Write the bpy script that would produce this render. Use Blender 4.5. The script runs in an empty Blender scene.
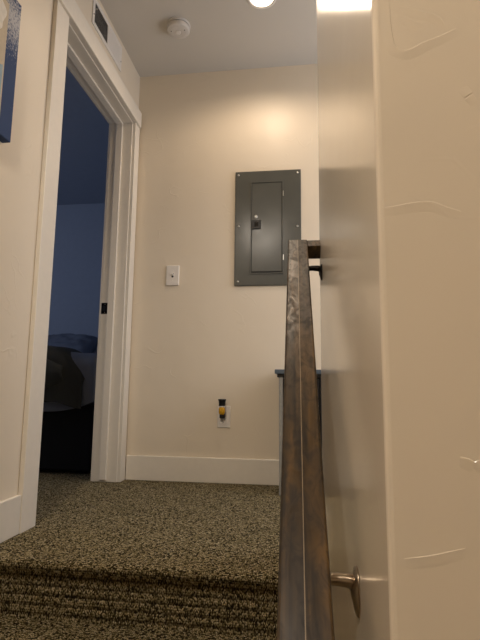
import bpy, bmesh, math, random
from mathutils import Vector, Matrix, noise
random.seed(4)
S = bpy.context.scene
COL = S.collection
PI = math.pi

# ------------------------------------------------------------ materials
def lin(c):
    return tuple(((v/255+0.055)/1.055)**2.4 if v > 10 else v/255/12.92 for v in c) + (1.0,)

def newmat(name, rgb, rough=.5, metal=0.0, spec=.5):
    m = bpy.data.materials.new(name); m.use_nodes = True
    b = m.node_tree.nodes['Principled BSDF']
    b.inputs['Base Color'].default_value = lin(rgb)
    b.inputs['Roughness'].default_value = rough
    b.inputs['Metallic'].default_value = metal
    b.inputs['Specular IOR Level'].default_value = spec
    return m

def N(m, t, **kw):
    n = m.node_tree.nodes.new(t)
    for k, v in kw.items(): setattr(n, k, v)
    return n
def L(m, a, b): m.node_tree.links.new(a, b)
def bsdf(m): return m.node_tree.nodes['Principled BSDF']
def ramp(m, stops):
    r = N(m, 'ShaderNodeValToRGB'); e = r.color_ramp.elements
    e[0].position, e[0].color = stops[0]; e[1].position, e[1].color = stops[-1]
    for p, c in stops[1:-1]:
        x = e.new(p); x.color = c
    return r
def coords(m, scale=(1, 1, 1), rot=(0, 0, 0)):
    t = N(m, 'ShaderNodeTexCoord'); mp = N(m, 'ShaderNodeMapping')
    mp.inputs['Scale'].default_value = scale; mp.inputs['Rotation'].default_value = rot
    L(m, t.outputs['Object'], mp.inputs['Vector']); return mp.outputs['Vector']
def speck(name, rgb, rough=.5, metal=0, scale=60, amt=.12, bump=.05, spec=.5):
    """plain colour with slight procedural mottling and bump"""
    m = newmat(name, rgb, rough, metal, spec)
    v = coords(m); n = N(m, 'ShaderNodeTexNoise'); n.inputs['Scale'].default_value = scale; n.inputs['Detail'].default_value = 4
    L(m, v, n.inputs['Vector'])
    c = lin(rgb)
    r = ramp(m, [(.25, tuple(x*(1-amt) for x in c[:3])+(1,)), (.75, tuple(min(1, x*(1+amt)) for x in c[:3])+(1,))])
    L(m, n.outputs['Fac'], r.inputs['Fac']); L(m, r.outputs['Color'], bsdf(m).inputs['Base Color'])
    b = N(m, 'ShaderNodeBump'); b.inputs['Strength'].default_value = bump; b.inputs['Distance'].default_value = .004
    L(m, n.outputs['Fac'], b.inputs['Height']); L(m, b.outputs['Normal'], bsdf(m).inputs['Normal'])
    return m

def plaster(name, rgb, rough, spec=.5, strength=.35):
    """skip-trowel plaster: broad soft waves plus sparse ridge lines"""
    m = newmat(name, rgb, rough, 0, spec)
    v = coords(m)
    n0 = N(m, 'ShaderNodeTexNoise'); n0.inputs['Scale'].default_value = 3.2; n0.inputs['Detail'].default_value = 2.0
    L(m, v, n0.inputs['Vector'])
    # warped voronoi edges = trowel ridges
    nz = N(m, 'ShaderNodeTexNoise'); nz.inputs['Scale'].default_value = 5; L(m, v, nz.inputs['Vector'])
    mx = N(m, 'ShaderNodeMix', data_type='VECTOR'); mx.inputs['Factor'].default_value = .22
    L(m, v, mx.inputs[4]); L(m, nz.outputs['Color'], mx.inputs[5])
    vo = N(m, 'ShaderNodeTexVoronoi', feature='DISTANCE_TO_EDGE'); vo.inputs['Scale'].default_value = 6.5
    L(m, mx.outputs[1], vo.inputs['Vector'])
    rr = ramp(m, [(0.0, (1, 1, 1, 1)), (.022, (0, 0, 0, 1))]); L(m, vo.outputs['Distance'], rr.inputs['Fac'])
    nm = N(m, 'ShaderNodeTexNoise'); nm.inputs['Scale'].default_value = 4.3; nm.inputs['Detail'].default_value = 3
    L(m, v, nm.inputs['Vector'])
    rm = ramp(m, [(.54, (0, 0, 0, 1)), (.66, (1, 1, 1, 1))]); L(m, nm.outputs['Fac'], rm.inputs['Fac'])
    mu = N(m, 'ShaderNodeMath', operation='MULTIPLY'); L(m, rr.outputs['Color'], mu.inputs[0]); L(m, rm.outputs['Color'], mu.inputs[1])
    fine = N(m, 'ShaderNodeTexNoise'); fine.inputs['Scale'].default_value = 55; fine.inputs['Detail'].default_value = 3; L(m, v, fine.inputs['Vector'])
    a = N(m, 'ShaderNodeMath', operation='MULTIPLY_ADD'); L(m, mu.outputs[0], a.inputs[0]); a.inputs[1].default_value = .25
    b1 = N(m, 'ShaderNodeMath', operation='MULTIPLY'); L(m, n0.outputs['Fac'], b1.inputs[0]); b1.inputs[1].default_value = 2.2
    L(m, b1.outputs[0], a.inputs[2])
    a2 = N(m, 'ShaderNodeMath', operation='MULTIPLY_ADD'); L(m, fine.outputs['Fac'], a2.inputs[0]); a2.inputs[1].default_value = .05; L(m, a.outputs[0], a2.inputs[2])
    bp = N(m, 'ShaderNodeBump'); bp.inputs['Strength'].default_value = strength; bp.inputs['Distance'].default_value = .006
    L(m, a2.outputs[0], bp.inputs['Height']); L(m, bp.outputs['Normal'], bsdf(m).inputs['Normal'])
    return m

def carpet_mat(name, riser=False):
    m = newmat(name, (90, 76, 52), .95, 0, .1)
    # loops in rows across the stair; y and z folded together so the weave follows tread, nosing and riser
    t = N(m, 'ShaderNodeTexCoord'); sp = N(m, 'ShaderNodeSeparateXYZ'); L(m, t.outputs['Object'], sp.inputs[0])
    s = N(m, 'ShaderNodeMath', operation='ADD'); L(m, sp.outputs['Y'], s.inputs[0]); L(m, sp.outputs['Z'], s.inputs[1])
    cb = N(m, 'ShaderNodeCombineXYZ'); sxm = N(m, 'ShaderNodeMath', operation='MULTIPLY'); L(m, sp.outputs['X'], sxm.inputs[0]); sxm.inputs[1].default_value = 1.8 if riser else 1.0
    sym = N(m, 'ShaderNodeMath', operation='MULTIPLY'); L(m, s.outputs[0], sym.inputs[0]); sym.inputs[1].default_value = .8 if riser else 1.15
    L(m, sxm.outputs[0], cb.inputs['X']); L(m, sym.outputs[0], cb.inputs['Y'])
    vo = N(m, 'ShaderNodeTexVoronoi', voronoi_dimensions='2D'); vo.inputs['Scale'].default_value = 180; vo.inputs['Randomness'].default_value = .75
    L(m, cb.outputs[0], vo.inputs['Vector'])
    sc = N(m, 'ShaderNodeSeparateColor'); L(m, vo.outputs['Color'], sc.inputs[0])
    r = ramp(m, [(0, lin((28, 24, 16))), (.26, lin((104, 93, 64))), (.52, lin((178, 162, 120))), (.84, lin((208, 190, 150))), (1, lin((238, 224, 190)))])
    L(m, sc.outputs[0], r.inputs['Fac'])
    # shade between loops, painted into the colour
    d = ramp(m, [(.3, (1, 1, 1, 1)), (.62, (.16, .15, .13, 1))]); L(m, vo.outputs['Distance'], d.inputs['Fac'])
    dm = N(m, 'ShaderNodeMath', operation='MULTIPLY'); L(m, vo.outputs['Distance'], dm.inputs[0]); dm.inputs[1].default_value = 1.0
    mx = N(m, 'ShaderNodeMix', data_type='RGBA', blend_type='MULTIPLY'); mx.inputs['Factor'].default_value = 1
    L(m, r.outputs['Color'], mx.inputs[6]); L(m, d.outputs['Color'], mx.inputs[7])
    nb = N(m, 'ShaderNodeTexNoise'); nb.inputs['Scale'].default_value = 16; nb.inputs['Detail'].default_value = 3; L(m, cb.outputs[0], nb.inputs['Vector'])
    rb = ramp(m, [(.3, (.9, .9, .88, 1)), (.7, (1.0, 1.0, 1.0, 1))]); L(m, nb.outputs['Fac'], rb.inputs['Fac'])
    m2 = N(m, 'ShaderNodeMix', data_type='RGBA', blend_type='MULTIPLY'); m2.inputs['Factor'].default_value = 1
    L(m, mx.outputs[2], m2.inputs[6]); L(m, rb.outputs['Color'], m2.inputs[7])
    L(m, m2.outputs[2], bsdf(m).inputs['Base Color']); last = m2.outputs[2]
    # bump: loops + rows
    w = N(m, 'ShaderNodeTexWave', wave_type='BANDS', bands_direction='Y'); w.inputs['Scale'].default_value = 15 if riser else 30; w.inputs['Distortion'].default_value = 1.2; w.inputs['Detail Scale'].default_value = 6
    L(m, cb.outputs[0], w.inputs['Vector'])
    rw = ramp(m, [(.05, (.4, .38, .35, 1)), (.4, (1, 1, 1, 1))] if riser else [(.1, (.78, .78, .76, 1)), (.5, (1, 1, 1, 1))]); L(m, w.outputs['Fac'], rw.inputs['Fac'])  # gaps between rows darkened in colour as shade, deeper on the risers
    m3 = N(m, 'ShaderNodeMix', data_type='RGBA', blend_type='MULTIPLY'); m3.inputs['Factor'].default_value = 1
    L(m, last, m3.inputs[6]); L(m, rw.outputs['Color'], m3.inputs[7]); L(m, m3.outputs[2], bsdf(m).inputs['Base Color'])
    h = N(m, 'ShaderNodeMath', operation='MULTIPLY_ADD'); L(m, w.outputs['Fac'], h.inputs[0]); h.inputs[1].default_value = .5
    iv = N(m, 'ShaderNodeMath', operation='SUBTRACT'); iv.inputs[0].default_value = 1; L(m, vo.outputs['Distance'], iv.inputs[1])
    L(m, iv.outputs[0], h.inputs[2])
    bp = N(m, 'ShaderNodeBump'); bp.inputs['Strength'].default_value = 1.0; bp.inputs['Distance'].default_value = .006
    L(m, h.outputs[0], bp.inputs['Height']); L(m, bp.outputs['Normal'], bsdf(m).inputs['Normal'])
    return m

def wood_mat(name, dark, mid, light, rough=.4):
    m = newmat(name, mid, rough, 0, .36)
    v = coords(m, (22, 1.3, 22))
    n = N(m, 'ShaderNodeTexNoise'); n.inputs['Scale'].default_value = 2.4; n.inputs['Detail'].default_value = 7; n.inputs['Distortion'].default_value = .8; L(m, v, n.inputs['Vector'])
    r = ramp(m, [(.3, lin(dark)), (.52, lin(mid)), (.78, lin(light))]); L(m, n.outputs['Fac'], r.inputs['Fac'])
    # broader amber figure
    v2 = coords(m, (9, 3, 9)); n2 = N(m, 'ShaderNodeTexNoise'); n2.inputs['Scale'].default_value = 1.6; n2.inputs['Detail'].default_value = 3; L(m, v2, n2.inputs['Vector'])
    r2 = ramp(m, [(.5, (0, 0, 0, 1)), (.75, (1, 1, 1, 1))]); L(m, n2.outputs['Fac'], r2.inputs['Fac'])
    mx = N(m, 'ShaderNodeMix', data_type='RGBA'); L(m, r2.outputs['Color'], mx.inputs['Factor'])
    L(m, r.outputs['Color'], mx.inputs[6]); mx.inputs[7].default_value = lin(light)
    # worn mottling and scuffs, also felt in the gloss
    v3 = coords(m, (1, .45, 1)); n3 = N(m, 'ShaderNodeTexNoise'); n3.inputs['Scale'].default_value = 55; n3.inputs['Detail'].default_value = 5; n3.inputs['Distortion'].default_value = 1.2; L(m, v3, n3.inputs['Vector'])
    r3 = ramp(m, [(.34, (.45, .44, .42, 1)), (.56, (1.15, 1.12, 1.0, 1))]); L(m, n3.outputs['Fac'], r3.inputs['Fac'])
    m3 = N(m, 'ShaderNodeMix', data_type='RGBA', blend_type='MULTIPLY'); m3.inputs['Factor'].default_value = .9
    L(m, mx.outputs[2], m3.inputs[6]); L(m, r3.outputs['Color'], m3.inputs[7]); L(m, m3.outputs[2], bsdf(m).inputs['Base Color'])
    mr_ = N(m, 'ShaderNodeMapRange'); mr_.inputs['From Min'].default_value = .35; mr_.inputs['From Max'].default_value = .65; mr_.inputs['To Min'].default_value = rough+.2; mr_.inputs['To Max'].default_value = rough-.02
    L(m, n3.outputs['Fac'], mr_.inputs['Value']); L(m, mr_.outputs[0], bsdf(m).inputs['Roughness'])
    b = N(m, 'ShaderNodeBump'); b.inputs['Strength'].default_value = .09; b.inputs['Distance'].default_value = .002
    L(m, n3.outputs['Fac'], b.inputs['Height']); L(m, b.outputs['Normal'], bsdf(m).inputs['Normal'])
    return m

def emit(name, rgb, strength):
    m = newmat(name, rgb, .4)
    b = bsdf(m); b.inputs['Emission Color'].default_value = lin(rgb); b.inputs['Emission Strength'].default_value = strength
    return m

M_WALL = plaster('cream_plaster', (229, 216, 195), .42, .5, .6)
M_SATIN = plaster('satin_plaster', (226, 214, 196), .17, .6, .10)
M_CEIL = plaster('ceiling_plaster', (208, 202, 192), .8, .2, .2)
M_TRIM = speck('painted_trim', (232, 224, 210), .3, 0, 40, .02, .02)
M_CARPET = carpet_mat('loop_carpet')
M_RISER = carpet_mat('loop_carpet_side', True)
M_BEDWALL = speck('blue_grey_paint', (160, 168, 184), .8, 0, 20, .03, .03)
M_WOOD = wood_mat('stained_wood', (24, 18, 11), (54, 42, 27), (92, 70, 42), .36)
M_PANEL = speck('grey_enamel', (88, 88, 82), .2, 0, 14, .04, .04, .45)
M_PANELD = speck('seam_shade', (38, 38, 35), .6)
M_BLACK = speck('black_plastic', (10, 10, 11), .35)
M_DARKMETAL = speck('dark_bronze', (30, 27, 24), .35, .8)
M_NICKEL = speck('satin_nickel', (168, 152, 132), .28, 1.0, 60, .06, .02)
M_STEEL = speck('screw_steel', (190, 186, 178), .3, 1.0)
M_PLATE = speck('white_plastic', (232, 226, 218), .35, 0, 60, .02, .01)
M_AMBER = newmat('amber_oil', (226, 172, 30), .12)
M_AMBER.node_tree.nodes['Principled BSDF'].inputs['Transmission Weight'].default_value = .25
M_SOCKET = speck('slot_dark', (30, 27, 24), .6)
M_DET = speck('detector_plastic', (212, 206, 198), .5, 0, 90, .04, .05)
M_LAMP = emit('lamp_diffuser', (255, 236, 208), 4)
M_BLUEGREY = speck('blue_grey_top', (84, 96, 108), .35)
M_CABGREY = speck('light_grey_paint', (150, 148, 142), .4)
M_SHEET = speck('blue_grey_linen', (118, 124, 138), .9, 0, 200, .08, .3)
M_BLANKET = speck('dark_olive_blanket', (56, 57, 54), .95, 0, 220, .1, .4)
M_BEDBASE = speck('black_fabric', (12, 12, 14), .9)

# ------------------------------------------------------------ mesh helpers
def bx(bm, x0, x1, y0, y1, z0, z1, bev=0.0, seg=2, mi=0):
    ret = bmesh.ops.create_cube(bm, size=1)
    vs = ret['verts']
    for v in vs:
        v.co = Vector(((x0+x1)/2+v.co.x*(x1-x0), (y0+y1)/2+v.co.y*(y1-y0), (z0+z1)/2+v.co.z*(z1-z0)))
    fs = list({f for v in vs for f in v.link_faces})
    for f in fs: f.material_index = mi
    if bev:
        es = list({e for v in vs for e in v.link_edges})
        bmesh.ops.bevel(bm, geom=es, offset=bev, segments=seg, profile=.5, affect='EDGES')

def lathe(bm, prof, n=32, mat=Matrix(), mi=0):
    """prof: (r, z) from bottom to top, closed with caps"""
    rings = []
    for r, z in prof:
        rings.append([bm.verts.new(mat @ Vector((r*math.cos(2*PI*k/n), r*math.sin(2*PI*k/n), z))) for k in range(n)])
    fs = []
    for a, b in zip(rings, rings[1:]):
        for k in range(n):
            fs.append(bm.faces.new((a[k], a[(k+1) % n], b[(k+1) % n], b[k])))
    fs.append(bm.faces.new(list(reversed(rings[0])))); fs.append(bm.faces.new(rings[-1]))
    for f in fs: f.material_index = mi

def tube(bm, pts, rad, n=10, flat=1.0):
    pts = [Vector(p) for p in pts]
    rads = rad if isinstance(rad, (list, tuple)) else [rad]*len(pts)
    rings = []
    up = None
    for i, p in enumerate(pts):
        t = (pts[min(i+1, len(pts)-1)]-pts[max(i-1, 0)]).normalized()
        if up is None:
            up = Vector((0, 0, 1)) if abs(t.z) < .9 else Vector((0, 1, 0))
        a = t.cross(up).normalized(); b = a.cross(t).normalized(); up = b
        rings.append([bm.verts.new(p+a*math.cos(2*PI*k/n)*rads[i]+b*math.sin(2*PI*k/n)*rads[i]*flat) for k in range(n)])
    for a, b in zip(rings, rings[1:]):
        for k in range(n):
            bm.faces.new((a[k], a[(k+1) % n], b[(k+1) % n], b[k]))
    bm.faces.new(list(reversed(rings[0]))); bm.faces.new(rings[-1])

def extr(bm, prof, x0, x1, cap=True):
    """profile in (y,z), extruded along x"""
    A = [bm.verts.new((x0, y, z)) for y, z in prof]; B = [bm.verts.new((x1, y, z)) for y, z in prof]
    n = len(prof)
    for i in range(n): bm.faces.new((A[i], A[(i+1) % n], B[(i+1) % n], B[i]))
    if cap: bm.faces.new(list(reversed(A))); bm.faces.new(B)

def obj(name, bm, mats, parent=None, loc=None, smooth=False, rot=None, kind=None, label=None):
    """bm is in world space; loc only shifts the origin"""
    root = parent
    off = Vector((0, 0, 0))
    if parent is not None:
        p = parent
        while p is not None:
            off += p.location; p = p.parent
    bmesh.ops.recalc_face_normals(bm, faces=bm.faces[:])
    me = bpy.data.meshes.new(name)
    if loc is not None and rot is None:
        bmesh.ops.translate(bm, vec=-Vector(loc), verts=bm.verts[:])
    elif parent is not None and rot is None:
        bmesh.ops.translate(bm, vec=-off, verts=bm.verts[:])
    bm.to_mesh(me); bm.free()
    o = bpy.data.objects.new(name, me); COL.objects.link(o)
    if parent is not None: o.parent = parent
    if loc is not None: o.location = Vector(loc)-off if parent is not None else loc
    if rot is not None: o.rotation_euler = rot
    for m in (mats if isinstance(mats, (list, tuple)) else [mats]): me.materials.append(m)
    if smooth:
        for f in me.polygons: f.use_smooth = True
    if kind: o['kind'] = kind
    if label: o['label'] = label
    return o

def thing(name, label, cat, loc, group=None):
    o = bpy.data.objects.new(name, None); COL.objects.link(o); o.empty_display_size = .05
    o.location = loc
    if label: o['label'] = label
    if cat: o['category'] = cat
    if group: o['group'] = group
    return o
NB = bmesh.new

# ------------------------------------------------------------ the setting
D = 2.658            # back wall
XL = -1.003          # hall face of the left wall
XB = -1.135          # bedroom face of the left wall
CEIL = 2.44
LOW = -2.2
HEAD = 2.078
OY0, OY1 = 1.745, 2.565      # door opening between jamb faces

bm = NB()                     # back wall of the landing
bx(bm, XB+.002, 1.3, D, D+.12, -.1, CEIL)
obj('wall_back', bm, M_WALL, loc=(0, D, 0), kind='structure')

bm = NB()                     # left wall with the doorway cut out
bx(bm, XB, XL, -2.6, OY0-.02, LOW, CEIL)
bx(bm, XB, XL, OY1+.02, D, -.1, CEIL)
bx(bm, XB, XL, OY0-.02, OY1+.02, HEAD+.02, CEIL)
obj('wall_left', bm, M_WALL, loc=(XL, 0, 0), kind='structure')

RW = (.0605, 1.65, 0.0); RA = .0155     # anchor and turn of the stair-side wall
bm = NB()
bx(bm, 0, 1.25, -1.161, 0.0, LOW, CEIL, .006, 3)
# raised trowel ridges and nicks in the plaster of the face turned towards the stairs
def ridge(pts, r=.0016, down=1):
    """one-sided trowel ridge: steep edge, long feathered back"""
    n = len(pts); rows = []
    for i, (x, z) in enumerate(pts):
        a = pts[max(0, i-1)]; b = pts[min(n-1, i+1)]
        t = Vector((b[0]-a[0], b[1]-a[1])).normalized(); nn = Vector((-t.y, t.x))
        if nn.y < 0: nn = -nn
        nn *= down
        k = .15+.85*math.sin(PI*(i+.5)/n)
        h = r*.55*k
        row = []
        for dist, hh in ((.0006, -.0002), (-.0002, h), (-.002, h*.9), (-.007, h*.45), (-.014, -.0002)):
            row.append(bm.verts.new((x-.0785+.0005+nn.x*dist, -1.161-hh, z+nn.y*dist)))
        rows.append(row)
    for a, b in zip(rows, rows[1:]):
        for k in range(4): bm.faces.new((a[k], a[k+1], b[k+1], b[k]))
def smoothpts(pts, k=5):
    out = []
    P = [pts[0]]+list(pts)+[pts[-1]]
    for i in range(1, len(P)-2):
        for j in range(k):
            t = j/k
            out.append(tuple(.5*((2*P[i][c])+(-P[i-1][c]+P[i+1][c])*t+(2*P[i-1][c]-5*P[i][c]+4*P[i+1][c]-P[i+2][c])*t*t+(-P[i-1][c]+3*P[i][c]-3*P[i+1][c]+P[i+2][c])*t**3) for c in range(2)))
    out.append(pts[-1]); return out
ridge(smoothpts([(.097, .945), (.0975, .91), (.101, .888), (.109, .8805), (.118, .881), (.131, .888), (.148, .894), (.165, .902)]), .0013)
ridge(smoothpts([(.106, .932), (.122, .928), (.139, .922), (.149, .916), (.153, .908)]), .0008)
ridge(smoothpts([(.112, .921), (.122, .914), (.130, .911)]), .0006)
ridge(smoothpts([(.083, .7035), (.097, .705), (.111, .7075), (.130, .7085), (.146, .702), (.160, .697)]), .0012)
ridge(smoothpts([(.169, .8205), (.173, .8235), (.178, .8265)]), .0009, -1)
ridge(smoothpts([(.1695, .8185), (.1735, .8215), (.1785, .8245)]), .0009)
ridge(smoothpts([(.092, .3605), (.116, .3645), (.147, .3725)]), .0008)
ridge(smoothpts([(.147, .4545), (.155, .4525), (.162, .448)]), .0012)
ridge(smoothpts([(.156, .4465), (.160, .450), (.165, .4525)]), .0009)
w = obj('wall_right', bm, M_SATIN, kind='structure')
w.location = RW; w.rotation_euler = (0, 0, RA)

bm = NB(); bx(bm, 1.3, 1.42, -2.6, D+.12, LOW, CEIL); obj('wall_far_right', bm, M_WALL, loc=(1.3, 0, 0), kind='structure')
bm = NB(); bx(bm, XB, 1.42, -2.72, -2.6, LOW, CEIL); obj('wall_front', bm, M_WALL, loc=(0, -2.6, 0), kind='structure')
bm = NB(); bx(bm, XB, 1.42, -2.72, D+.12, CEIL, CEIL+.08); obj('ceiling', bm, M_CEIL, loc=(0, 0, CEIL), kind='structure')

# bedroom shell
BY = 4.64
bm = NB()
bx(bm, -4.6, XB+.002, BY, BY+.1, -.1, CEIL)
obj('wall_bedroom_back', bm, M_BEDWALL, loc=(-2, BY, 0), kind='structure')
bm = NB(); bx(bm, -4.7, -4.6, .4, BY+.1, -.1, CEIL); obj('wall_bedroom_left', bm, M_BEDWALL, loc=(-4.6, 2, 0), kind='structure')
bm = NB(); bx(bm, -4.6, XB-.001, .3, .4, -.1, CEIL); obj('wall_bedroom_front', bm, M_BEDWALL, loc=(-3, .4, 0), kind='structure')
bm = NB(); bx(bm, XB, XB+.12, D+.121, BY, -.1, CEIL); obj('wall_bedroom_right', bm, M_BEDWALL, loc=(XB, 3.5, 0), kind='structure')
bm = NB()   # paint skin on the bedroom side of the shared wall
bx(bm, -4.7, XB-.001, .3, BY+.1, CEIL, CEIL+.08); obj('ceiling_bedroom', bm, M_BEDWALL, loc=(-3, 2, CEIL), kind='structure')

# carpeted landing and stairs, one rounded profile
def nosing(y, z):
    r = .0165
    out = []
    for k in range(0, 9):
        a = PI/2+PI*k/8
        out.append((y+r+math.cos(a)*r, z-r+math.sin(a)*r))
    return out
RISE, RUN, YN = .178, .222, 1.408
prof = [(D+.01, 0.0)]
y, z = YN, 0.0
for k in range(10):
    prof += nosing(y, z)
    prof.append((y+.031, z-.038))
    prof.append((y+.033, z-RISE+.004))
    z -= RISE; y -= RUN
    if k == 9:
        pass
prof.append((-2.6, z)); prof.append((-2.6, z-.12)); prof.append((D+.01, z-.12))
ZL = z
bm = NB(); extr(bm, prof, XL, .0625+.03)
bx(bm, .09, 1.3, 1.66, D, -.12, 0)
bx(bm, .09, 1.3, -2.6, .47, ZL-.12, ZL)
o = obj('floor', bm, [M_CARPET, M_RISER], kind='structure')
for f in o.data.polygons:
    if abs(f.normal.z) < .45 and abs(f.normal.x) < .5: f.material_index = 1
bm = NB()
bx(bm, -4.6, XL, .4, BY, -.1, 0.0)
obj('floor_bedroom', bm, M_CARPET, kind='structure')

# baseboards
BH = .132
def board(name, x0, x1, y0, y1, z0=0.0, h=BH):
    bm = NB(); bx(bm, x0, x1, y0, y1, z0, z0+h, .003, 2)
    return obj(name, bm, M_TRIM, loc=((x0+x1)/2, (y0+y1)/2, z0), kind='structure')
board('baseboard_back', XL+.02, 1.3, D-.016, D)
board('baseboard_left', XL, XL+.0155, YN+.02, 1.642)
# skirt board following the stairs on the left wall
bm = NB()
s = RISE/RUN
y1 = YN+.02
pr = [(y1, 0), (y1, BH), (y1-.12, BH-.0), (-.6, BH-(y1-.12+.6)*s), (-.6, BH-(y1-.12+.6)*s-.42), (y1, -.30)]
extr(bm, pr, XL, XL+.0155)
obj('trim_1', bm, M_TRIM, loc=(XL, 1, 0), kind='structure')
bm = NB()   # baseboard wrapping the end of the stair-side wall
bx(bm, -.010, 1.2, -.001, .014, 0, BH, .003, 2)
bx(bm, -.010, 0, -.10, .0, -.14, BH, .003, 2)
w = obj('baseboard_right', bm, M_TRIM, kind='structure'); w.location = RW; w.rotation_euler = (0, 0, RA)

# ------------------------------------------------------------ door frame
dr = thing('door_1', None, None, (XL, (OY0+OY1)/2, 0)); dr['kind'] = 'structure'
CT = .019            # casing thickness
bm = NB(); bx(bm, XL, XL+CT, 1.642, OY0-.005, 0, HEAD+.004, .002, 2); obj('casing', bm, M_TRIM, dr)
bm = NB(); bx(bm, XL, XL+CT, OY1+.005, D-.018, 0, HEAD+.004, .002, 2); obj('casing', bm, M_TRIM, dr)
bm = NB(); bx(bm, XL, XL+.030, 1.612, D-.022, HEAD+.004, HEAD+.100, .003, 2); obj('head_casing', bm, M_TRIM, dr)
JX0, JX1 = XB-.006, XL+.001
for a, b in ((OY0-.018, OY0), (OY1, OY1+.018)):
    bm = NB(); bx(bm, JX0, JX1, a, b, 0, HEAD+.018, .0015, 1); obj('jamb', bm, M_TRIM, dr)
bm = NB(); bx(bm, JX0, JX1, OY0, OY1, HEAD, HEAD+.018, .0015, 1); obj('head_jamb', bm, M_TRIM, dr)
SX0, SX1 = -1.098, -1.060
for a, b in ((OY0, OY0+.014), (OY1-.014, OY1)):
    bm = NB(); bx(bm, SX0, SX1, a, b, .012, HEAD, .002, 2); obj('door_stop', bm, M_TRIM, dr)
bm = NB(); bx(bm, SX0, SX1, OY0+.011, OY1-.011, HEAD-.011, HEAD, .002, 2); obj('door_stop', bm, M_TRIM, dr)
# bedroom-side casing
for a, b in ((OY0-.10, OY0-.005), (OY1+.005, OY1+.09)):
    bm = NB(); bx(bm, XB-.018, XB, a, b, 0, HEAD+.09, .002, 2); obj('casing', bm, M_TRIM, dr)
bm = NB(); bx(bm, XB-.018, XB, OY0-.005, OY1+.005, HEAD+.004, HEAD+.09, .002, 2); obj('casing', bm, M_TRIM, dr)
bm = NB()
bx(bm, -1.139, -1.101, OY1-.002, OY1+.001, .920, .984, .0008, 2)
sp = obj('strike_plate', bm, M_DARKMETAL, dr, label='dark metal strike plate')
bm = NB(); bx(bm, -1.130, -1.112, OY1-.0025, OY1-.001, .936, .968, .0004, 1); obj('latch_hole', bm, M_BLACK, sp)
bm = NB()
for zz in (.928, .976): lathe(bm, [(.003, 0), (.003, .001)], 12, Matrix.Translation((-1.117, OY1-.0018, zz)) @ Matrix.Rotation(PI/2, 4, 'X'))
obj('screw', bm, M_NICKEL, sp)

# ------------------------------------------------------------ electric panel
pn = thing('electrical_panel', 'grey metal breaker panel cover set in the back wall', 'electrical panel', (-.195, D, 1.087))
px0, px1, pz0, pz1 = -.387, -.005, 1.088, 1.773
T = .013
bm = NB()
bx(bm, px0, px1, D-T, D+.003, pz0, pz1, .003, 2)
obj('cover', bm, M_PANEL, pn)
dx0, dx1, dz0, dz1 = -.290, -.113, 1.160, 1.698
bm = NB()     # raised lip round the door
e = .007
bx(bm, dx0-e, dx0, D-T-.005, D-T+.001, dz0-e, dz1+e, .002, 2)
bx(bm, dx1, dx1+e, D-T-.005, D-T+.001, dz0-e, dz1+e, .002, 2)
bx(bm, dx0, dx1, D-T-.005, D-T+.001, dz1, dz1+e, .002, 2)
bx(bm, dx0, dx1, D-T-.005, D-T+.001, dz0-e, dz0, .002, 2)
obj('door_lip', bm, M_PANEL, pn)
bm = NB(); bx(bm, dx0, dx1, D-T-.0005, D-T+.0002, dz0, dz1); obj('door_seam', bm, M_PANELD, pn, label='dark sheet painted as the shade in the gap around the panel door')  # dark colour stands for the shade in the door gap
bm = NB()
g = .0035
nx, nz = 14, 40
# slightly bowed sheet-metal door
vs = {}
for i in range(nx+1):
    for j in range(nz+1):
        x = dx0+g+(dx1-dx0-2*g)*i/nx; zz = dz0+.009+(dz1-dz0-.009-g)*j/nz
        bow = .0022*math.exp(-((x+.262)**2/.004+(zz-1.45)**2/.006))
        vs[i, j] = bm.verts.new((x, D-T-.0045-bow, zz))
fs = [bm.faces.new((vs[i, j], vs[i+1, j], vs[i+1, j+1], vs[i, j+1])) for i in range(nx) for j in range(nz)]
r = bmesh.ops.extrude_face_region(bm, geom=fs)
for v in [q for q in r['geom'] if isinstance(q, bmesh.types.BMVert)]: v.co.y = D-T-.0002
pd = obj('panel_door', bm, M_PANEL, pn, smooth=False)
bm = NB()
bx(bm, -.291, -.234, D-T-.014, D-T-.004, 1.416, 1.472, .003, 2)
lt = obj('latch', bm, M_BLACK, pd, label='black pull latch')
bm = NB(); bx(bm, -.272, -.248, D-T-.0165, D-T-.013, 1.430, 1.458, .002, 2); obj('latch_tab', bm, M_DARKMETAL, pd)
bm = NB(); lathe(bm, [(.0105, 0), (.0105, .003), (.006, .006), (.0055, .004)], 20, Matrix.Translation((-.264, D-T-.004, 1.492)) @ Matrix.Rotation(PI/2, 4, 'X'))
obj('key_lock', bm, M_STEEL, pd, smooth=False, label='round silver key lock')
for zz in (1.628, 1.248):
    bm = NB(); bx(bm, -.1085, -.1035, D-T-.0065, D-T-.004, zz-.016, zz+.016, .001, 1); obj('hinge', bm, M_STEEL, pn)
for x, zz in ((-.368, 1.752), (-.024, 1.752), (-.364, 1.440), (-.026, 1.430), (-.366, 1.112), (-.026, 1.112)):
    bm = NB(); lathe(bm, [(.0062, 0), (.0062, .0015), (.004, .0034), (.001, .004)], 16, Matrix.Translation((x, D-T, zz)) @ Matrix.Rotation(PI/2, 4, 'X'))
    bx(bm, x-.0045, x+.0045, D-T-.0042, D-T-.0032, zz-.0006, zz+.0006)
    obj('screw', bm, M_STEEL, pn, smooth=False)

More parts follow.
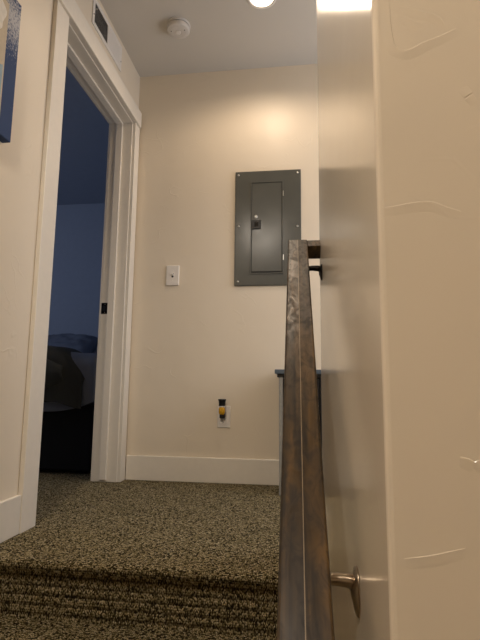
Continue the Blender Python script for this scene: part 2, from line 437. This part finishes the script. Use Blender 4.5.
# ------------------------------------------------------------ light switch
sw = thing('light_switch', 'white toggle light switch plate on the back wall beside the doorway', 'light switch', (-.751, D, 1.157))
bm = NB(); bx(bm, -.789, -.713, D-.009, D, 1.098, 1.217, .003, 3); obj('wall_plate', bm, M_PLATE, sw)
bm = NB()
bx(bm, -.757, -.745, D-.0098, D-.006, 1.145, 1.170, .001, 1)
obj('toggle_slot', bm, M_SOCKET, sw)
bm = NB()
q = bmesh.ops.create_cube(bm, size=1)['verts']
for v in q:
    tip = v.co.y < 0
    v.co = Vector((-.751+v.co.x*(.007 if tip else .010), D-.022 if tip else D-.006, 1.157+(.009 if tip else 0)+v.co.z*(.007 if tip else .012)))
bmesh.ops.bevel(bm, geom=bm.edges[:], offset=.001, segments=2, affect='EDGES')
obj('toggle', bm, M_PLATE, sw)
for zz in (1.127, 1.187):
    bm = NB(); lathe(bm, [(.003, 0), (.003, .0008), (.001, .0014)], 12, Matrix.Translation((-.751, D-.009, zz)) @ Matrix.Rotation(PI/2, 4, 'X')); obj('screw', bm, M_PLATE, sw)

# ------------------------------------------------------------ outlet
ou = thing('power_outlet', 'white duplex outlet plate low on the back wall above the baseboard', 'outlet', (-.435, D, .352))
bm = NB(); bx(bm, -.472, -.399, D-.007, D, .294, .412, .003, 3); obj('wall_plate', bm, M_PLATE, ou)
for zz in (.331, .373):
    bm = NB(); bx(bm, -.452, -.419, D-.0085, D-.006, zz-.014, zz+.014, .005, 3); sk = obj('socket', bm, M_PLATE, ou)
    bm = NB()
    for dx in (-.0065, .0065): bx(bm, -.4355+dx-.001, -.4355+dx+.001, D-.0092, D-.008, zz-.001, zz+.007)
    bx(bm, -.4375, -.4335, D-.0092, D-.008, zz-.010, zz-.006, .0008, 1)
    obj('slot', bm, M_SOCKET, sk)

# ------------------------------------------------------------ plug-in freshener
fx, fy = -.440, D-.042
fr = thing('plug_in_air_freshener', 'small plug-in air freshener with black top and amber oil, in the outlet', 'air freshener', (fx, D-.009, .352))
bm = NB()
bx(bm, fx-.015, fx+.015, D-.040, D-.0092, .345, .378, .006, 3)
obj('plug_body', bm, M_BLACK, fr, smooth=False)
bm = NB()
lathe(bm, [(.006, .366), (.010, .367), (.015, .371), (.0175, .378), (.0175, .398), (.013, .406), (.011, .409)], 28, Matrix.Translation((fx, fy-.006, 0)))
obj('oil_bottle', bm, M_AMBER, fr, smooth=True, label='amber oil bottle')
bm = NB()
lathe(bm, [(.0135, .407), (.0145, .409), (.0145, .412), (.0135, .413)], 28, Matrix.Translation((fx, fy-.006, 0)))
obj('neck_ring', bm, M_PLATE, fr, smooth=False)
bm = NB()
lathe(bm, [(.016, .412), (.0185, .414), (.0180, .425), (.0195, .438), (.0225, .447), (.0215, .450), (.012, .448)], 32, Matrix.Translation((fx, fy-.002, 0)))
obj('cap', bm, M_BLACK, fr, smooth=False, label='flared black cap')

# ------------------------------------------------------------ cabinet behind the handrail
cb = thing('narrow_cabinet', 'narrow grey cabinet with blue-grey top against the back wall behind the handrail', 'cabinet', (-.02, 2.52, 0))
cy0, cy1 = 2.40, D-.018
bm = NB(); bx(bm, -.140, .105, cy0-.012, cy1, .584, .606, .003, 2); obj('cabinet_top', bm, M_BLUEGREY, cb)
bm = NB(); bx(bm, -.128, .095, cy0-.004, cy1, .567, .584, .002, 1); obj('moulding', bm, M_BLACK, cb)
bm = NB()
bx(bm, -.119, -.100, cy0, cy1, 0, .567, .002, 1)
bx(bm, -.100, .090, cy1-.012, cy1, .02, .567)
obj('side_panel', bm, M_CABGREY, cb, label='light grey side panel')
bm = NB(); bx(bm, .080, .092, cy0, cy1-.012, 0, .567, .002, 1); obj('side_panel', bm, M_BLACK, cb)
bm = NB(); bx(bm, -.098, .078, cy0-.001, cy0+.018, .03, .560, .002, 2); cd = obj('cabinet_door', bm, M_BLACK, cb, label='black door')
bm = NB(); lathe(bm, [(.005, 0), (.004, .012), (.009, .018), (.007, .024)], 16, Matrix.Translation((.066, cy0-.001, .43)) @ Matrix.Rotation(PI/2, 4, 'X')); obj('knob', bm, M_STEEL, cd, smooth=True)
bm = NB(); bx(bm, -.100, .080, cy0+.02, cy1-.012, .02, .035); obj('bottom_panel', bm, M_BLACK, cb)

# ------------------------------------------------------------ handrail on the stair-side wall
hr = thing('handrail', 'dark-stained wooden handrail with a centre seam on the right wall above the stairs', 'handrail', RW)
hr.rotation_euler = (0, 0, RA)
SL = .769; AN = math.atan(SL)
RC, RH, RT = -.0762, .033, .050
# rail-local frame: origin on the top line at y=0 (anchor), y runs up the slope
ZT0 = .518-.735+SL*1.65
def railpt(d): return d-1.65, .518-.735+SL*d      # local y, z of top line at depth d
s1 = (1.616-1.65)/math.cos(AN); s0 = (.545-1.65)/math.cos(AN)
def addrail(name, bm, m=M_WOOD, label=None):
    bmesh.ops.recalc_face_normals(bm, faces=bm.faces[:])
    me = bpy.data.meshes.new(name); bm.to_mesh(me); bm.free(); me.materials.append(m)
    o = bpy.data.objects.new(name, me); COL.objects.link(o); o.parent = hr
    o.location = (0, 0, ZT0); o.rotation_euler = (AN, 0, 0)
    if label: o['label'] = label
    return o
def halfrail(bm, side):
    xa, xb = (RC-RH, RC-.0006) if side < 0 else (RC+.0006, RC+RH)
    # slight fall from the centre seam to the outer edge
    xi, xo = (xb, xa) if side < 0 else (xa, xb)
    sg = -1 if side < 0 else 1
    pts = [(xi, 0.0), (xo-sg*.004, -.0010), (xo-sg*.0012, -.0022), (xo, -.0055), (xo, -RT+.004), (xo-sg*.004, -RT), (xi, -RT)]
    A = [bm.verts.new((x, s0, z)) for x, z in pts]; B = [bm.verts.new((x, s1, z)) for x, z in pts]
    n = len(pts)
    for i in range(n): bm.faces.new((A[i], A[(i+1) % n], B[(i+1) % n], B[i]))
    bm.faces.new(A); bm.faces.new(B)
bm = NB(); halfrail(bm, -1); addrail('rail_board', bm)
bm = NB(); halfrail(bm, 1); addrail('rail_board', bm)
M_SEAM = speck('seam_highlight', (128, 112, 90), .45)  # paler colour stands for light caught along the seam
bm = NB(); bx(bm, RC-.0007, RC+.0007, s0+.001, s1-.001, -RT+.001, .0006, 0); addrail('seam', bm, M_SEAM, 'seam along the middle of the rail, its highlight painted pale')
for a in (s1-.056, s0):
    bm = NB(); bx(bm, RC+RH-.0005, -.0003, a, a+.056, -RT, -.0028, .002, 2); addrail('rail_return', bm)
for d, zz, ht in ((.735, .235, .033), (1.515, .884, .027)):
    ly, lz = railpt(d)
    rb = lz-RT/math.cos(AN)          # underside of the rail there
    br = bpy.data.objects.new('bracket', None); COL.objects.link(br); br.parent = hr; br.location = (0, ly, zz); br.empty_display_size = .03
    def part(name, bm, m, sm=True):
        bmesh.ops.recalc_face_normals(bm, faces=bm.faces[:])
        me = bpy.data.meshes.new(name); bm.to_mesh(me); bm.free(); me.materials.append(m)
        if sm:
            for f in me.polygons: f.use_smooth = True
        o = bpy.data.objects.new(name, me); COL.objects.link(o); o.parent = br
    bm = NB()
    lathe(bm, [(ht, 0), (ht, .002), (ht*.95, .0035), (ht*.75, .006), (ht*.4, .0085), (.008, .010)], 40, Matrix.Rotation(-PI/2, 4, 'Y') @ Matrix.Diagonal((1, .8, 1, 1)))
    part('wall_plate', bm, M_NICKEL if d < 1 else M_DARKMETAL)
    bm = NB(); base = rb-zz
    za = .014
    tube(bm, [(-.001, 0, za-.004), (-.014, 0, za-.001), (-.030, 0, za), (-.045, 0, za-.001), (-.060, 0, za), (-.072, 0, (za+base)/2+.001), (RC, 0, base+.001)],
         [.011, .0095, .0085, .008, .0078, .0075, .0075], 16)
    part('arm', bm, M_NICKEL if d < 1 else M_DARKMETAL)
    bm = NB(); q = bmesh.ops.create_cube(bm, size=1)['verts']
    for v in q: v.co = Vector((RC+v.co.x*.03, v.co.y*.06, base+.0005+v.co.y*.06*SL+(v.co.z-.5)*.004))
    part('saddle', bm, M_NICKEL if d < 1 else M_DARKMETAL, False)
    for k in (-1, 1):
        bm = NB(); lathe(bm, [(.004, 0), (.004, .002), (.001, .003)], 12, Matrix.Translation((-.003, 0, k*ht*.72)) @ Matrix.Rotation(-PI/2, 4, 'Y')); part('screw', bm, M_DARKMETAL, False)

# ------------------------------------------------------------ vent over the doorway
vt = thing('wall_vent', 'white louvered air vent high on the left wall above the doorway', 'vent', (XL, 2.16, 2.33))
vy0, vy1, vz0, vz1 = 1.975, 2.345, 2.255, 2.405
bm = NB(); f = .022
bx(bm, XL, XL+.006, vy0, vy0+f, vz0, vz1, .002, 2); bx(bm, XL, XL+.006, vy1-f, vy1, vz0, vz1, .002, 2)
bx(bm, XL, XL+.006, vy0+f, vy1-f, vz0, vz0+f, .002, 2); bx(bm, XL, XL+.006, vy0+f, vy1-f, vz1-f, vz1, .002, 2)
mid = (vy0+vy1)/2
bx(bm, XL, XL+.005, mid-.005, mid+.005, vz0+f, vz1-f)
obj('vent_frame', bm, M_PLATE, vt)
bm = NB(); bx(bm, XL+.0002, XL+.0012, vy0+f, vy1-f, vz0+f, vz1-f); obj('backing', bm, M_SOCKET, vt, label='dark sheet painted as the shade inside the duct opening')  # dark colour stands for the shade in the duct; wall is uncut
n = 13
for k in range(n):
    for (a, b, sg) in ((vy0+f, mid-.005, 1), (mid+.005, vy1-f, -1)):
        yc = a+(b-a)*(k+.5)/n
        bm = NB(); q = bmesh.ops.create_cube(bm, size=1)['verts']
        for v in q: v.co = Vector((XL+.0035+v.co.x*.005, yc+v.co.y*.0012-sg*v.co.x*.0095, (vz0+vz1)/2+v.co.z*(vz1-vz0-2*f)))
        obj('louver', bm, M_PLATE, vt)
bm = NB(); bx(bm, XL+.004, XL+.016, vy0+.026, vy0+.031, 2.345, 2.353, .001, 1); obj('damper_lever', bm, M_STEEL, vt)
for yy in (vy0+.011, vy1-.011):
    bm = NB(); lathe(bm, [(.0035, 0), (.0035, .001), (.001, .0015)], 12, Matrix.Translation((XL+.006, yy, 2.31)) @ Matrix.Rotation(PI/2, 4, 'Y')); obj('screw', bm, M_SOCKET, vt)

# ------------------------------------------------------------ smoke detector and downlights
sd = thing('smoke_detector', 'round white smoke detector on the ceiling near the doorway', 'smoke detector', (-.651, 2.262, CEIL))
MT = Matrix.Translation((-.651, 2.262, CEIL)) @ Matrix.Rotation(PI, 4, 'X')
bm = NB(); lathe(bm, [(.063, 0), (.063, .006), (.060, .009), (.030, .009)], 48, MT); obj('mounting_base', bm, M_DET, sd, smooth=False)
bm = NB(); lathe(bm, [(.054, .009), (.054, .013)], 48, MT); obj('sensor_gap', bm, M_SOCKET, sd)
bm = NB(); lathe(bm, [(.058, .013), (.060, .017), (.060, .030), (.056, .036), (.040, .040), (.018, .041), (.017, .0395)], 48, MT); bd = obj('detector_body', bm, M_DET, sd, smooth=False)
bm = NB(); lathe(bm, [(.014, .0395), (.014, .043), (.011, .0445), (.004, .0448)], 28, MT); obj('test_button', bm, M_PLATE, bd)
for dx in (-.035, .035):
    bm = NB(); lathe(bm, [(.0045, .038), (.0045, .0402)], 14, Matrix.Translation((dx, -.010, 0)) @ MT); obj('sensor_hole', bm, M_BLACK, bd)

def downlight(x, y, label, power, tint):
    t = thing('ceiling_downlight', label, 'downlight', (x, y, CEIL))
    MT = Matrix.Translation((x, y, CEIL)) @ Matrix.Rotation(PI, 4, 'X')
    bm = NB()
    n = 48; rings = []
    for r, z in [(.076, 0), (.075, .003), (.066, .006), (.060, .0035), (.059, .0005)]:
        rings.append([bm.verts.new(MT @ Vector((r*math.cos(2*PI*k/n), r*math.sin(2*PI*k/n), z))) for k in range(n)])
    for a, b in zip(rings, rings[1:]):
        for k in range(n): bm.faces.new((a[k], a[(k+1) % n], b[(k+1) % n], b[k]))
    obj('trim_ring', bm, M_PLATE, t, smooth=False)
    bm = NB(); lathe(bm, [(.0595, .0003), (.0595, .0025), (.05, .003)], 48, MT); obj('diffuser', bm, M_LAMP, t, label='glowing lamp disc')
    ld = bpy.data.lights.new('downlight_lamp', 'SPOT'); ld.energy = power; ld.spot_size = math.radians(160); ld.spot_blend = .5
    ld.color = tint; ld.shadow_soft_size = .055
    lo = bpy.data.objects.new('downlight_lamp', ld); COL.objects.link(lo); lo.parent = t; lo.location = (0, 0, -.02)
    return t
downlight(-.190, 2.125, 'glowing round downlight in the landing ceiling in front of the back wall', 14, (1.0, .79, .58))
downlight(-.50, -.35, 'glowing round downlight in the ceiling over the lower stairs', 90, (1.0, .88, .74))

# ------------------------------------------------------------ picture on the left wall
cx = XL+.0005
pc = thing('canvas_picture', 'canvas picture with a deep blue border hung on the left wall', 'picture', (XL, 1.05, 1.324))
y0, y1, z0, z1, t = .70, 1.398, 1.324, 1.836, .030
M_CBLUE = speck('canvas_blue', (36, 62, 106), .75, 0, 160, .18, .25)
M_CMOT = newmat('canvas_mottled', (120, 132, 160), .75)
v = coords(M_CMOT); n1 = N(M_CMOT, 'ShaderNodeTexNoise'); n1.inputs['Scale'].default_value = 130; n1.inputs['Detail'].default_value = 6; L(M_CMOT, v, n1.inputs['Vector'])
tc = N(M_CMOT, 'ShaderNodeTexCoord'); sx = N(M_CMOT, 'ShaderNodeSeparateXYZ'); L(M_CMOT, tc.outputs['Object'], sx.inputs[0])
mr = N(M_CMOT, 'ShaderNodeMapRange'); mr.inputs['From Min'].default_value = .24; mr.inputs['From Max'].default_value = .42; mr.inputs['To Min'].default_value = -.3; mr.inputs['To Max'].default_value = .16
L(M_CMOT, sx.outputs['Z'], mr.inputs['Value'])
# lighter speckled stretch, deep blue again near the top corner
mr2 = N(M_CMOT, 'ShaderNodeMapRange'); mr2.inputs['From Min'].default_value = .44; mr2.inputs['From Max'].default_value = .52; mr2.inputs['To Min'].default_value = 0; mr2.inputs['To Max'].default_value = -.22
L(M_CMOT, sx.outputs['Z'], mr2.inputs['Value'])
ad = N(M_CMOT, 'ShaderNodeMath', operation='ADD'); L(M_CMOT, mr.outputs[0], ad.inputs[0]); L(M_CMOT, mr2.outputs[0], ad.inputs[1])
ad2 = N(M_CMOT, 'ShaderNodeMath', operation='ADD'); L(M_CMOT, n1.outputs['Fac'], ad2.inputs[0]); L(M_CMOT, ad.outputs[0], ad2.inputs[1])
rc = ramp(M_CMOT, [(.38, lin((36, 62, 106))), (.68, lin((186, 186, 190)))]); L(M_CMOT, ad2.outputs[0], rc.inputs['Fac']); L(M_CMOT, rc.outputs['Color'], bsdf(M_CMOT).inputs['Base Color'])
M_CCREAM = speck('canvas_cream', (196, 184, 164), .8, 0, 120, .06, .2)
M_CPALE = speck('canvas_pale_blue', (150, 170, 184), .8)
M_CNAVY = speck('canvas_navy', (24, 40, 74), .8)
M_CWHITE = speck('canvas_white', (226, 222, 214), .8, 0, 60, .1, .3)
bm = NB(); bx(bm, XL, XL+t, y0, y1, z0, z1, .002, 2); obj('canvas', bm, M_CBLUE, pc)
def flatpoly(name, pts, m, h):
    bm = NB(); A = [bm.verts.new((XL+t-.0002, y, z)) for y, z in pts]; B = [bm.verts.new((XL+t+h, y, z)) for y, z in pts]
    bm.faces.new(A); bm.faces.new(B)
    for i in range(len(pts)): bm.faces.new((A[i], A[(i+1) % len(pts)], B[(i+1) % len(pts)], B[i]))
    return obj(name, bm, m, pc)
flatpoly('painted_border', [(y1-.065, z0+.002), (y1-.001, z0+.002), (y1-.001, z1-.001), (y0+.002, z1-.001), (y0+.002, z1-.05), (y1-.065, z1-.05)], M_CMOT, .0006)
flatpoly('painted_ground', [(y0+.05, z0+.05), (y1-.065, z0+.05), (y1-.065, z1-.05), (y0+.05, z1-.05)], M_CCREAM, .0005)
flatpoly('pale_stripe', [(y1-.095, z0+.062), (y1-.072, z0+.062), (y1-.072, z0+.235), (y1-.095, z0+.225)], M_CPALE, .0009)
flatpoly('navy_shape', [(y0+.06, z0+.065), (y1-.098, z0+.065), (y1-.098, z0+.20), (y1-.16, z0+.275), (y0+.06, z0+.33)], M_CNAVY, .0010)
pts = [(y1-.135+.055*math.cos(a)*(1+.15*math.sin(5*a)), z0+.40+.075*math.sin(a)*(1+.12*math.cos(4*a))) for a in [2*PI*k/40 for k in range(40)]]
flatpoly('white_shape', pts, M_CWHITE, .0012)

# ------------------------------------------------------------ bed in the dark room
bx0, bx1, by0, by1 = -2.95, -1.235, 2.74, 4.60
bed = thing('bed', 'bed with a black base standing in the dark bedroom beyond the doorway', 'bed', ((bx0+bx1)/2, (by0+by1)/2, 0))
bm = NB(); bx(bm, bx0, bx1, by0, by1, .02, .40, .01, 2); obj('bed_base', bm, M_BEDBASE, bed)
bm = NB(); bx(bm, bx0+.01, bx1-.01, by0+.01, by1-.01, .40, .69, .05, 4); obj('mattress', bm, M_SHEET, bed)
for x in (bx0+.08, bx1-.08):
    for y in (by0+.08, by1-.08):
        bm = NB(); bx(bm, x-.03, x+.03, y-.03, y+.03, 0, .02); obj('foot', bm, M_BEDBASE, bed)

def drape(name, label, mat, x0, x1, yb, over, top, edge, hem, thick, seed, amp):
    """cloth on the mattress: flat on top, rounded over the foot edge, hanging to hem(x); cross-section swept over x"""
    bm = NB(); nu, nv = 70, 60; V = {}
    for i in range(nu+1):
        x = x0+(x1-x0)*i/nu
        h = hem(x)
        zt = top(x); r = .07
        L1 = yb-(edge+r); L2 = r*PI/2; L3 = max(.01, zt-r-h)
        Lt = L1+L2+L3
        for j in range(nv+1):
            sfrac = j/nv
            # more samples on the fold and the hanging part
            s_ = Lt*(1-(1-sfrac)**1.5)
            if s_ < L1: p = Vector((x, yb-s_, zt)); nn = Vector((0, 0, 1))
            elif s_ < L1+L2:
                a = (s_-L1)/r; p = Vector((x, edge+r-math.sin(a)*r, zt-r+math.cos(a)*r)); nn = Vector((0, -math.sin(a), math.cos(a)))
            else: p = Vector((x, edge, zt-r-(s_-L1-L2))); nn = Vector((0, -1, 0))
            k = max(0, (s_-L1*.8)/(Lt-L1*.8))
            w = noise.noise(Vector((x*5+seed, s_*2.2, seed)))*amp + noise.noise(Vector((x*13+seed, s_*5, 3+seed)))*amp*.35
            w += math.sin(x*17+seed+noise.noise(Vector((x*3, 0, seed)))*3)*amp*.5*k
            p += nn*(w+amp*1.2+thick)
            V[i, j] = bm.verts.new(p)
    for i in range(nu):
        for j in range(nv): bm.faces.new((V[i, j], V[i+1, j], V[i+1, j+1], V[i, j+1]))
    o = obj(name, bm, mat, loc=((x0+x1)/2, (edge+yb)/2, .7), smooth=True)
    md = o.modifiers.new('thick', 'SOLIDIFY'); md.thickness = .012; md.offset = -1
    o['label'] = label; return o
def lerp(a, b, t): return a+(b-a)*max(0, min(1, t))
o = drape('duvet', 'pale blue-grey duvet hanging over the foot of the bed', M_SHEET, bx0+.02, bx1+.015, 4.2, 0, lambda x: .70, by0-.015,
          lambda x: .36+.06*max(0, (x+1.5)/.27)**2, .0, 1.7, .012); o['category'] = 'duvet'
def bl_hem(x):
    return .40+.02*math.sin(x*16)
o = drape('blanket', 'dark olive blanket thrown over the duvet at the foot of the bed', M_BLANKET, bx0+.06, -1.285, 2.98, 0,
          lambda x: .735-.13*max(0, (x+1.52)/.2)**2, by0-.045, bl_hem, .006, 6.3, .014); o['category'] = 'blanket'
# folded-back flap of the blanket
bm = NB(); V = {}
for i in range(31):
    for j in range(21):
        u, v_ = i/30, j/20
        x = -1.80+u*.40; ztop = .72-.10*u*u; zbot = .50-.10*u*(1-u)*2+.03*u
        zz = lerp(ztop, zbot, v_*(1-.25*u**3)); y = by0-.085-.028*math.sin(PI*v_)-.012*math.sin(9*u+3*v_)+.012*u
        V[i, j] = bm.verts.new((x, y, zz))
for i in range(30):
    for j in range(20): bm.faces.new((V[i, j], V[i+1, j], V[i+1, j+1], V[i, j+1]))
fl = obj('folded_flap', bm, M_BLANKET, o, smooth=True); md = fl.modifiers.new('t', 'SOLIDIFY'); md.thickness = .012

def pillow(x, y, z, w, d, h, tilt, rz, label):
    bm = NB(); n = 22; V = {}
    for sgn in (1, -1):
        for i in range(n+1):
            for j in range(n+1):
                if sgn == -1 and (i in (0, n) or j in (0, n)): V[sgn, i, j] = V[1, i, j]; continue
                u, v_ = i/n*2-1, j/n*2-1
                k = max(0, (1-u**4)*(1-v_**4))**.5
                px_ = u*w/2*(1-.06*v_*v_); py_ = v_*d/2*(1-.06*u*u)
                p = Vector((px_, py_, sgn*h/2*k+.03*noise.noise(Vector((u*3.5+x, v_*3.5, sgn*2)))*k+.02*noise.noise(Vector((u*9+x, v_*9, sgn*2)))*k))
                V[sgn, i, j] = bm.verts.new(p)
    for sgn in (1, -1):
        for i in range(n):
            for j in range(n):
                bm.faces.new((V[sgn, i, j], V[sgn, i+1, j], V[sgn, i+1, j+1], V[sgn, i, j+1]))
    bmesh.ops.recalc_face_normals(bm, faces=bm.faces[:])
    me = bpy.data.meshes.new('pillow'); bm.to_mesh(me); bm.free(); me.materials.append(M_SHEET)
    for f in me.polygons: f.use_smooth = True
    o = bpy.data.objects.new('pillow', me); COL.objects.link(o); o.location = (x, y, z); o.rotation_euler = (tilt, 0, rz)
    o['label'] = label; o['category'] = 'pillow'
    return o
pillow(-2.30, 4.33, .87, .66, .42, .17, .55, .05, 'plump pillow leaning on the bedroom wall, nearer the middle of the bed')
pillow(-1.66, 4.36, .85, .50, .40, .15, .50, -.08, 'lower pillow beside the door-side corner of the bed')

# ------------------------------------------------------------ light
def area(name, loc, rot, sx, sy, e, col):
    ld = bpy.data.lights.new(name, 'AREA'); ld.shape = 'RECTANGLE'; ld.size = sx; ld.size_y = sy; ld.energy = e; ld.color = col
    o = bpy.data.objects.new(name, ld); COL.objects.link(o); o.location = loc; o.rotation_euler = rot; return o
area('bedroom_dusk_window', (-4.5, 2.4, 1.6), (0, -PI/2, 0), 1.2, 1.2, 12.5, (.66, .76, 1.0))
area('hall_cool_fill', (1.28, 2.12, 1.35), (0, PI/2, 0), 1.3, .8, 10.5, (.80, .86, 1.0))  # cool fill lamp added to light the left wall; no window built
wd = bpy.data.worlds.new('World'); S.world = wd; wd.use_nodes = True
wd.node_tree.nodes['Background'].inputs['Color'].default_value = (.02, .022, .03, 1)

# ------------------------------------------------------------ camera
cam = bpy.data.cameras.new('camera'); co = bpy.data.objects.new('camera', cam); COL.objects.link(co)
cam.sensor_fit = 'VERTICAL'; cam.sensor_height = 36; cam.sensor_width = 27; cam.lens = 36*477.73/640; cam.clip_start = .01
yaw, pitch, roll = -.131739003, .138845407, .011161701
f_ = Vector((math.sin(yaw)*math.cos(pitch), math.cos(yaw)*math.cos(pitch), math.sin(pitch)))
r_ = Vector((math.cos(yaw), -math.sin(yaw), 0)); u_ = r_.cross(f_)
r2 = r_*math.cos(roll)+u_*math.sin(roll); u2 = -r_*math.sin(roll)+u_*math.cos(roll)
mm = Matrix((r2, u2, -f_)).transposed().to_4x4(); mm.translation = Vector((0, 0, .518))
co.matrix_world = mm
S.camera = co
vs_ = S.view_settings; vs_.view_transform = 'Standard'; vs_.look = 'None'; vs_.exposure = .45; vs_.gamma = 1; vs_.use_curve_mapping = False
